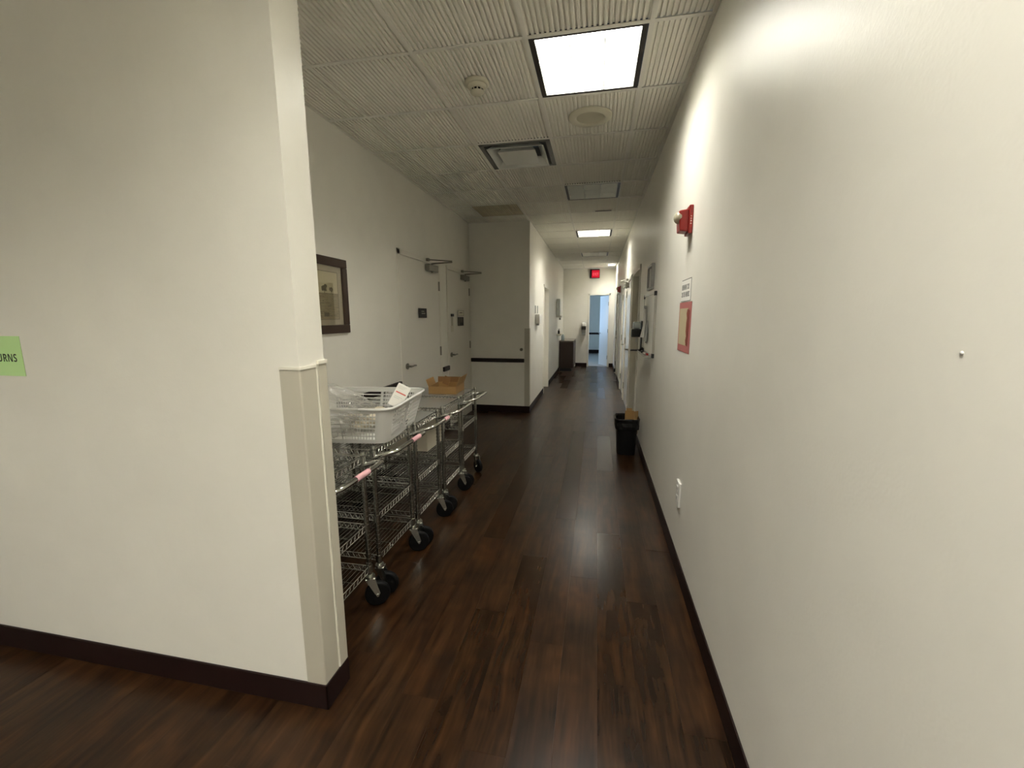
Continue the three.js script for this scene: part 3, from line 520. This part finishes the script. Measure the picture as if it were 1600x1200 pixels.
// wall dispenser with two signs on the left corridor wall
{
  const t = thing('wall_dispenser', 'white box dispenser on the left corridor wall by the alcove corner', 'dispenser', [XC, 1.365, -7.0]);
  mesh('body', rbox(0, .075, 0, .155, -.16, .10, .012, 2), M.whitePlastic, t); mesh('spout', rbox(.01, .05, -.03, .0, -.06, .02, .004), M.greyPlastic, t);
  for (const [z, l] of [[-6.90, 'left'], [-7.16, 'right']]) { const s = mesh('wall_tag', rbox(XC, XC + .008, 1.535, 1.66, z - .028, z + .028, .002), M.greyPlastic); tag(s, `narrow grey tag above the white dispenser, the ${l} one of two`, 'sign', 'grey tags on the corridor wall'); }
}
{
  const t = thing('towel_dispenser', 'tall pale paper towel dispenser on the far left wall', 'dispenser', [XC, 1.50, -10.75]);
  mesh('body', rbox(0, .09, 0, .42, -.15, .15, .02, 2), std(lin(.70, .74, .70), .3), t); mesh('tray', rbox(0, .13, -.04, 0, -.16, .16, .01, 2), M.whitePlastic, t); mesh('pull', rbox(.06, .10, -.10, -.045, -.02, .02, .005), M.greyPlastic, t);
  const s = thing('wall_shelf', 'small cream shelf on the far left wall above the brown cabinet', 'shelf', [XC, 1.02, -11.0]); mesh('board', rbox(0, .13, 0, .025, -.30, .30, .005), std(lin(.72, .69, .58), .5), s); mesh('bracket', [rbox(0, .1, -.02, 0, -.2, -.18, .004), rbox(0, .1, -.02, 0, .18, .2, .004)], M.frame, s);
  const p = thing('pump_bottle', 'small dark pump bottle on the cream shelf', 'bottle', [XC + .05, 1.0455, -10.80]); mesh('bottle', cyl(.024, .028, .09, 14).translate(0, .045, 0), M.black, p); mesh('pump', [cyl(.007, .007, .03, 8).translate(0, .105, 0), rbox(-.01, .03, .115, .125, -.008, .008, .002)], M.black, p);
}
// brown cabinet with bottle
{
  const z0 = -11.5, t = thing('cabinet', 'dark brown floor cabinet at the end of the left corridor wall', 'cabinet', [XC + .012, 0, (z0 + ZE) / 2]);
  const D = (z0 - ZE) / 2 - .01, W = .385;
  mesh('body', rbox(0, W - .02, .08, .80, -D, D, .004), std(lin(.030, .014, .009), .4), t); mesh('plinth', box(.01, W - .06, 0, .08, -D + .01, D - .01), M.black, t);
  mesh('countertop', rbox(-.004, W, .80, .832, -D, D + .012, .006, 2), std(lin(.16, .14, .11), .35), t);
  for (const s of [-1, 1]) { const d = mesh('door', rbox(W - .02, W - .002, .1, .78, s > 0 ? .005 : -D + .01, s > 0 ? D - .01 : -.005, .003), std(lin(.034, .016, .010), .4), t); mesh('handle', rod(V(W + .015, .5, s * .05), V(W + .015, .64, s * .05), .006, 8, false), M.nickel, d); }
  const b = thing('clear_bottle', 'pale bluish bottle standing on the brown cabinet', 'bottle', [XC + .09, .833, -11.62]); mesh('bottle', new THREE.LatheGeometry([[0, 0], [.045, 0], [.047, .12], [.02, .16], [.016, .18]].map(([r, y]) => new THREE.Vector2(r, y)), 18), std(lin(.42, .50, .52), .25), b); mesh('cap', cyl(.02, .02, .025, 12).translate(0, .19, 0), M.whitePlastic, b);
}
// sanitizer on the end wall
{ const t = thing('sanitizer_dispenser', 'sanitizer dispenser on the end wall left of the open door', 'dispenser', [-.37, .95, ZE]); mesh('back_plate', rbox(-.06, .06, 0, .37, 0, .012, .01, 2), M.greyPlastic, t); mesh('body', rbox(-.065, .065, .15, .24, .012, .10, .01, 2), M.bronze, t); mesh('cover', rbox(-.06, .06, .24, .36, .012, .09, .03, 3), M.whitePlastic, t); mesh('drip_tray', rbox(-.05, .06, 0, .025, .012, .11, .006, 2), M.greyPlastic, t); }

/* ---------- things on the foreground wall ---------- */
{
  const x1 = -2.185, x0 = -2.66, t = thing('green_notice', 'light green paper notice with black capitals at the left edge', 'notice', [(x0 + x1) / 2, 1.254, ZF]);
  const w = x1 - x0, h = .156; mesh('sheet', box(-w / 2, w / 2, 0, h, .0004, .0012), std(lin(.40, .62, .25), .85), t);
  print('lettering', w, h, canvasTex(1024, 336, (c, W, H) => { c.fillStyle = '#c2e6a0'; c.fillRect(0, 0, W, H); c.fillStyle = '#2c3a20'; c.font = 'bold 92px sans-serif'; c.textBaseline = 'middle'; c.textAlign = 'right'; c.save(); c.translate(W - 62, H * .545); c.scale(.92, 1); c.fillText('RETURNS', 0, 0); c.restore(); }), V(0, h / 2, .0016), 0, t, .85);
  t.rotation.z = .0;
}

/* ---------- things on the right wall (face normal -x) ---------- */
const YR = -Math.PI / 2;
function strobe(label, y0, z, s = 1) {
  const t = thing('fire_alarm_strobe', label, 'fire alarm', [XR, y0, z], 0, 'red fire alarm strobes');
  const mk = (pts, d, x) => pts;
  mesh('back_plate', rbox(-.022, 0, 0, .150, -.058, .058, .006, 2), M.red, t);
  // tapered body
  const g = new RoundedBoxGeometry(.052, .118, .098, 2, .008), p = g.attributes.position; for (let i = 0; i < p.count; i++) { const f = (p.getX(i) < 0) ? 1 : 0; if (f) p.setY(i, p.getY(i) * .93); if (p.getY(i) < 0 && f) p.setX(i, p.getX(i) + .006); } g.computeVertexNormals();
  mesh('horn_body', g.translate(-.046, .071, 0), M.red, t);
  mesh('strobe_lens', new THREE.SphereGeometry(.034, 20, 14).scale(.8, .95, 1.2).translate(-.068, .092, .012), std(lin(.62, .58, .44), .12, { transmission: .35, thickness: 0 }), t);
  const tx = canvasTex(256, 64, (c, w, h) => { c.fillStyle = '#ae2720'; c.fillRect(0, 0, w, h); c.fillStyle = '#f0d8cc'; c.font = 'bold 52px sans-serif'; c.textAlign = 'center'; c.textBaseline = 'middle'; c.fillText('F I R E', w / 2, h / 2 + 2); });
  const q = print('lettering', .080, .013, tx, V(-.011, .070, .0585), 0, t, .35); q.rotation.z = -Math.PI / 2;
  return t;
}
strobe('red fire alarm strobe high on the right wall above the paper signs', 1.928, -2.60);
strobe('red fire alarm strobe far down the right wall', 2.0, -9.82);
{
  const z0 = -2.475, z1 = -2.745, t = thing('paper_sign', 'white paper sign with a black border and bold black lettering', 'sign', [XR, 1.562, (z0 + z1) / 2]);
  const w = z0 - z1, h = .128; mesh('sheet', box(-.0012, -.0003, 0, h, -w / 2, w / 2), M.paper, t);
  print('lettering', w, h, canvasTex(512, 256, (c, W, H) => {
    c.fillStyle = '#f2f0e8'; c.fillRect(0, 0, W, H); c.strokeStyle = '#35352c'; c.lineWidth = 7; c.beginPath(); c.moveTo(20, 8); c.lineTo(W - 8, 8); c.stroke(); c.lineWidth = 14; c.beginPath(); c.moveTo(W - 9, 6); c.lineTo(W - 9, H - 6); c.stroke(); c.lineWidth = 5; c.beginPath(); c.moveTo(0, H - 6); c.lineTo(W, H - 6); c.stroke();
    const r = rng(5); c.fillStyle = '#2b2b24';
    const row = (y, hh, words) => { let x = 30; for (const n of words) { for (let i = 0; i < n; i++) { const a = 20; c.fillRect(x, y, 8, hh); if (r() > .4) c.fillRect(x + 12, y, 8, hh); else { c.fillRect(x, y, a, 14); c.fillRect(x, y + hh - 14, a, 14); } if (r() > .5) c.fillRect(x, y + hh / 2 - 6, a, 12); x += a + 6; } x += 22; } };
    row(62, 58, [10, 4]); row(146, 56, [3, 3, 8]);
  }), V(-.0017, h / 2, 0), YR, t, .7);
}
{
  const z0 = -2.435, z1 = -2.77, y0 = 1.272, y1 = 1.558, t = thing('pink_framed_notice', 'tan paper notice in a pink paper frame under the white sign', 'notice', [XR, y0, (z0 + z1) / 2]);
  const w = z0 - z1, h = y1 - y0;
  mesh('pink_backing', box(-.002, -.0004, 0, h, -w / 2, w / 2), std(lin(.45, .15, .135), .75), t);
  mesh('notice_sheet', box(-.0032, -.0021, .04, h - .035, -w / 2 + .022, w / 2 - .075), std(lin(.52, .44, .27), .8), t);
  const sh = new THREE.Shape(); const r = rng(9); sh.moveTo(w / 2 - .105, .045); for (let i = 0; i <= 8; i++) sh.lineTo(w / 2 - .085 - r() * .026, .045 + (h - .085) * i / 8); sh.lineTo(w / 2 - .035, h - .045); sh.lineTo(w / 2 - .05, .04); sh.closePath();
  mesh('torn_strip', new THREE.ExtrudeGeometry(sh, { depth: .0008, bevelEnabled: false }).rotateY(-Math.PI / 2).translate(-.0034, 0, 0), std(lin(.23, .05, .025), .7), t);
}
// whiteboard
{
  const z0 = -3.825, z1 = -4.66, y0 = 1.118, y1 = 1.692, t = thing('whiteboard', 'aluminium-framed whiteboard with black corners on the right wall', 'whiteboard', [XR, y0, (z0 + z1) / 2]);
  const h = (z0 - z1) / 2, H = y1 - y0;
  mesh('board', box(-.012, 0, .01, H - .01, -h + .01, h - .01), std(lin(.86, .85, .78), .5), t);
  mesh('board_frame', [rbox(-.019, 0, 0, .02, -h, h, .003), rbox(-.019, 0, H - .02, H, -h, h, .003), rbox(-.019, 0, .02, H - .02, -h, -h + .02, .003), rbox(-.019, 0, .02, H - .02, h - .02, h, .003)], M.steel, t);
  for (const [y, z] of [[0, -h], [0, h - .035], [H - .035, -h], [H - .035, h - .035]]) mesh('corner_cap', rbox(-.022, 0, y - .002, y + .037, z - .002, z + .037, .004), M.greyPlastic.clone().copy(M.black), t);
  mesh('pen_tray', [rbox(-.075, -.012, -.004, .006, -h + .12, h - .06, .003), rbox(-.077, -.072, -.004, .016, -h + .12, h - .06, .002)], M.steel, t);
  const mk = (label, z, x, m, yaw) => { const g = thing('marker_pen', label, 'marker', [XR + x, y0 + .015, z], yaw, 'marker pens'); mesh('barrel', cyl(.008, .008, .10, 12).rotateX(Math.PI / 2), M.whitePlastic, g); mesh('cap', cyl(.009, .009, .045, 12).rotateX(Math.PI / 2).translate(0, 0, .055), m, g); };
  mk('red-capped marker on the whiteboard tray', -4.10, -.045, M.red, .15); mk('black-capped marker on the whiteboard tray', -4.36, -.05, M.black, -.1);
  const e = tag(mesh('board_eraser', rbox(XR - .07, XR - .025, y0 + .007, y0 + .045, -4.40, -4.27 + -.17 + .04, .006, 2), M.greyPlastic), 'grey eraser on the whiteboard tray', 'eraser');
  // clipped papers
  const pg = (x, z, y, w, hh, mat, name, label, curl) => { const g = new THREE.PlaneGeometry(w, hh, 6, 10), p = g.attributes.position; for (let i = 0; i < p.count; i++) { const v = .5 - p.getY(i) / hh; p.setZ(i, curl * v * v * Math.sin((p.getX(i) / w + .5) * 2.4 + .4)); } g.computeVertexNormals(); const m = mesh(name, g, mat); m.rotation.y = YR; m.position.set(XR - x, y, z); mat.side = THREE.DoubleSide; tag(m, label, 'paper'); return m; };
  pg(.024, -4.46, 1.42, .22, .30, M.paper.clone(), 'hanging_paper', 'curled white paper clipped to the whiteboard', .04);
  pg(.022, -4.27, 1.34, .15, .20, std(lin(.60, .61, .58), .8), 'hanging_paper', 'grey-toned note on the lower part of the whiteboard', .02);
  pg(.026, -4.25, 1.275, .13, .10, std(lin(.24, .24, .21), .8), 'hanging_paper', 'small dark grey card below the note on the whiteboard', .008);
  const c = tag(mesh('paper_clip', rbox(XR - .04, XR - .020, 1.555, 1.585, -4.45, -4.40, .004, 2), M.greyPlastic), 'grey magnetic clip holding the paper on the whiteboard', 'clip');
}
// framed sign above the whiteboard
{ const t = thing('wall_sign', 'grey-framed sign on the right wall above the whiteboard', 'sign', [XR, 1.722, -4.21]); mesh('frame', [rbox(-.03, 0, 0, .025, -.16, .16, .004), rbox(-.03, 0, .205, .23, -.16, .16, .004), rbox(-.03, 0, .025, .205, -.16, -.135, .004), rbox(-.03, 0, .025, .205, .135, .16, .004)], std(lin(.22, .21, .19), .4), t); mesh('panel', box(-.012, -.002, .02, .21, -.14, .14), std(lin(.56, .55, .50), .5), t); }
// sanitizer stand with black bracket
{
  const t = thing('sanitizer_dispenser', 'black sanitizer dispenser with drip tray on the right wall past the whiteboard', 'dispenser', [XR, 1.095, -4.93]);
  mesh('back_plate', rbox(-.014, 0, 0, .335, -.055, .055, .006, 2), M.blackGloss, t); mesh('body', rbox(-.115, -.012, .155, .245, -.055, .055, .010, 2), M.blackGloss, t); mesh('drip_tray', rbox(-.12, -.010, 0, .014, -.05, .05, .006, 2), M.blackGloss, t);
  mesh('bottle', [rbox(-.10, -.016, .245, .325, -.045, .045, .02, 3)], std(lin(.62, .66, .64), .12, { transmission: .5, thickness: 0 }), t);
  mesh('nozzle', rod(V(-.055, .155, 0), V(-.055, .095, 0), .010, 10, false), M.whitePlastic, t);
}
// wall outlet
{ const t = thing('wall_outlet', 'white outlet cover low on the right wall', 'outlet', [XR, .388, -2.45]); mesh('cover', rbox(-.013, 0, 0, .147, -.045, .045, .005, 2), M.whitePlastic, t); for (const y of [.045, .102]) { const s = mesh('socket', rbox(-.0155, -.012, y - .018, y + .018, -.017, .017, .003), M.whitePlastic, t); mesh('slot', [box(-.0158, -.015, y - .006, y + .006, -.008, -.006), box(-.0158, -.015, y - .006, y + .006, .006, .008)], M.black, s); } }
tag(mesh('wall_anchor', new THREE.SphereGeometry(.0028, 10, 8).scale(.7, 1, 1).translate(XR - .001, 1.426, -.694), M.whitePlastic), 'tiny white wall anchor alone on the near right wall', 'anchor');

/* ---------- waste bin ---------- */
{
  const t = thing('waste_bin', 'black waste bin with a black liner against the right wall', 'waste bin', [.352, 0, -4.62]);
  const loop = (a, c, y, amp = 0, seed = 1) => { const pts = [], N = 64; for (let i = 0; i < N; i++) { const th = i / N * Math.PI * 2, co = Math.cos(th), si = Math.sin(th), e = 2 / 4.5, k = 1 + amp * (vnoise(i * .55, y * 40, 1 << 20, 1 << 20, seed) - .5); pts.push(V(a * k * Math.sign(co) * Math.abs(co) ** e, y + amp * .12 * (vnoise(i * .4, 3 + y, 1 << 20, 1 << 20, seed + 5) - .5), c * k * Math.sign(si) * Math.abs(si) ** e)); } return pts; };
  const skin = (loops, cap) => { const pos = [], N = 64; for (let k = 0; k < loops.length - 1; k++) for (let i = 0; i < N; i++) { const j = (i + 1) % N, A = loops[k][i], B = loops[k][j], C = loops[k + 1][j], D = loops[k + 1][i]; pos.push(A, D, C, A, C, B); } if (cap) { const L = loops[0], c = V(0, L[0].y, 0); for (let i = 0; i < N; i++) pos.push(L[i], L[(i + 1) % N], c); } const g = new THREE.BufferGeometry(); g.setAttribute('position', new THREE.Float32BufferAttribute(pos.flatMap(p => [p.x, p.y, p.z]), 3)); g.setAttribute('uv', new THREE.Float32BufferAttribute(new Array(pos.length * 2).fill(0), 2)); g.computeVertexNormals(); return g; };
  const bm = std(lin(.004, .004, .004), .45, { side: THREE.DoubleSide, specularIntensity: .4 });
  mesh('bin_body', skin([loop(.096, .125, .001), loop(.104, .132, .15), loop(.116, .142, .37), loop(.124, .150, .385), loop(.118, .144, .388), loop(.11, .136, .36), loop(.09, .118, .02)], true), bm, t);
  const lm = std(lin(.005, .005, .005), .24, { side: THREE.DoubleSide, specularIntensity: .6 });
  mesh('bin_liner', skin([loop(.126, .152, .285, .10, 11), loop(.130, .156, .32, .07, 12), loop(.128, .153, .355, .06, 13), loop(.132, .157, .392, .05, 14), loop(.124, .150, .402, .05, 15), loop(.110, .136, .385, .07, 16), loop(.10, .125, .28, .2, 17), loop(.085, .11, .12, .25, 18)]), lm, t);
  const c = thing('cardboard_piece', 'brown folded cardboard sticking out of the waste bin', 'cardboard', [.405, .20, -4.60], .12);
  mesh('panel', box(-.075, .018, 0, .272, -.003, .003), M.card, c); const f = mesh('panel', box(0, .062, 0, .262, -.003, .003), M.cardEdge, c); f.position.set(.018, 0, 0); f.rotation.y = .55;
  const f2 = mesh('flap', box(-.06, .0, 0, .03, -.0025, .0025), M.card, c); f2.position.set(0, .270, 0); f2.rotation.x = -.6;
}
scene.traverse(o => { if (o.isLight) o.castShadow = true; });
renderer.render(scene, camera);
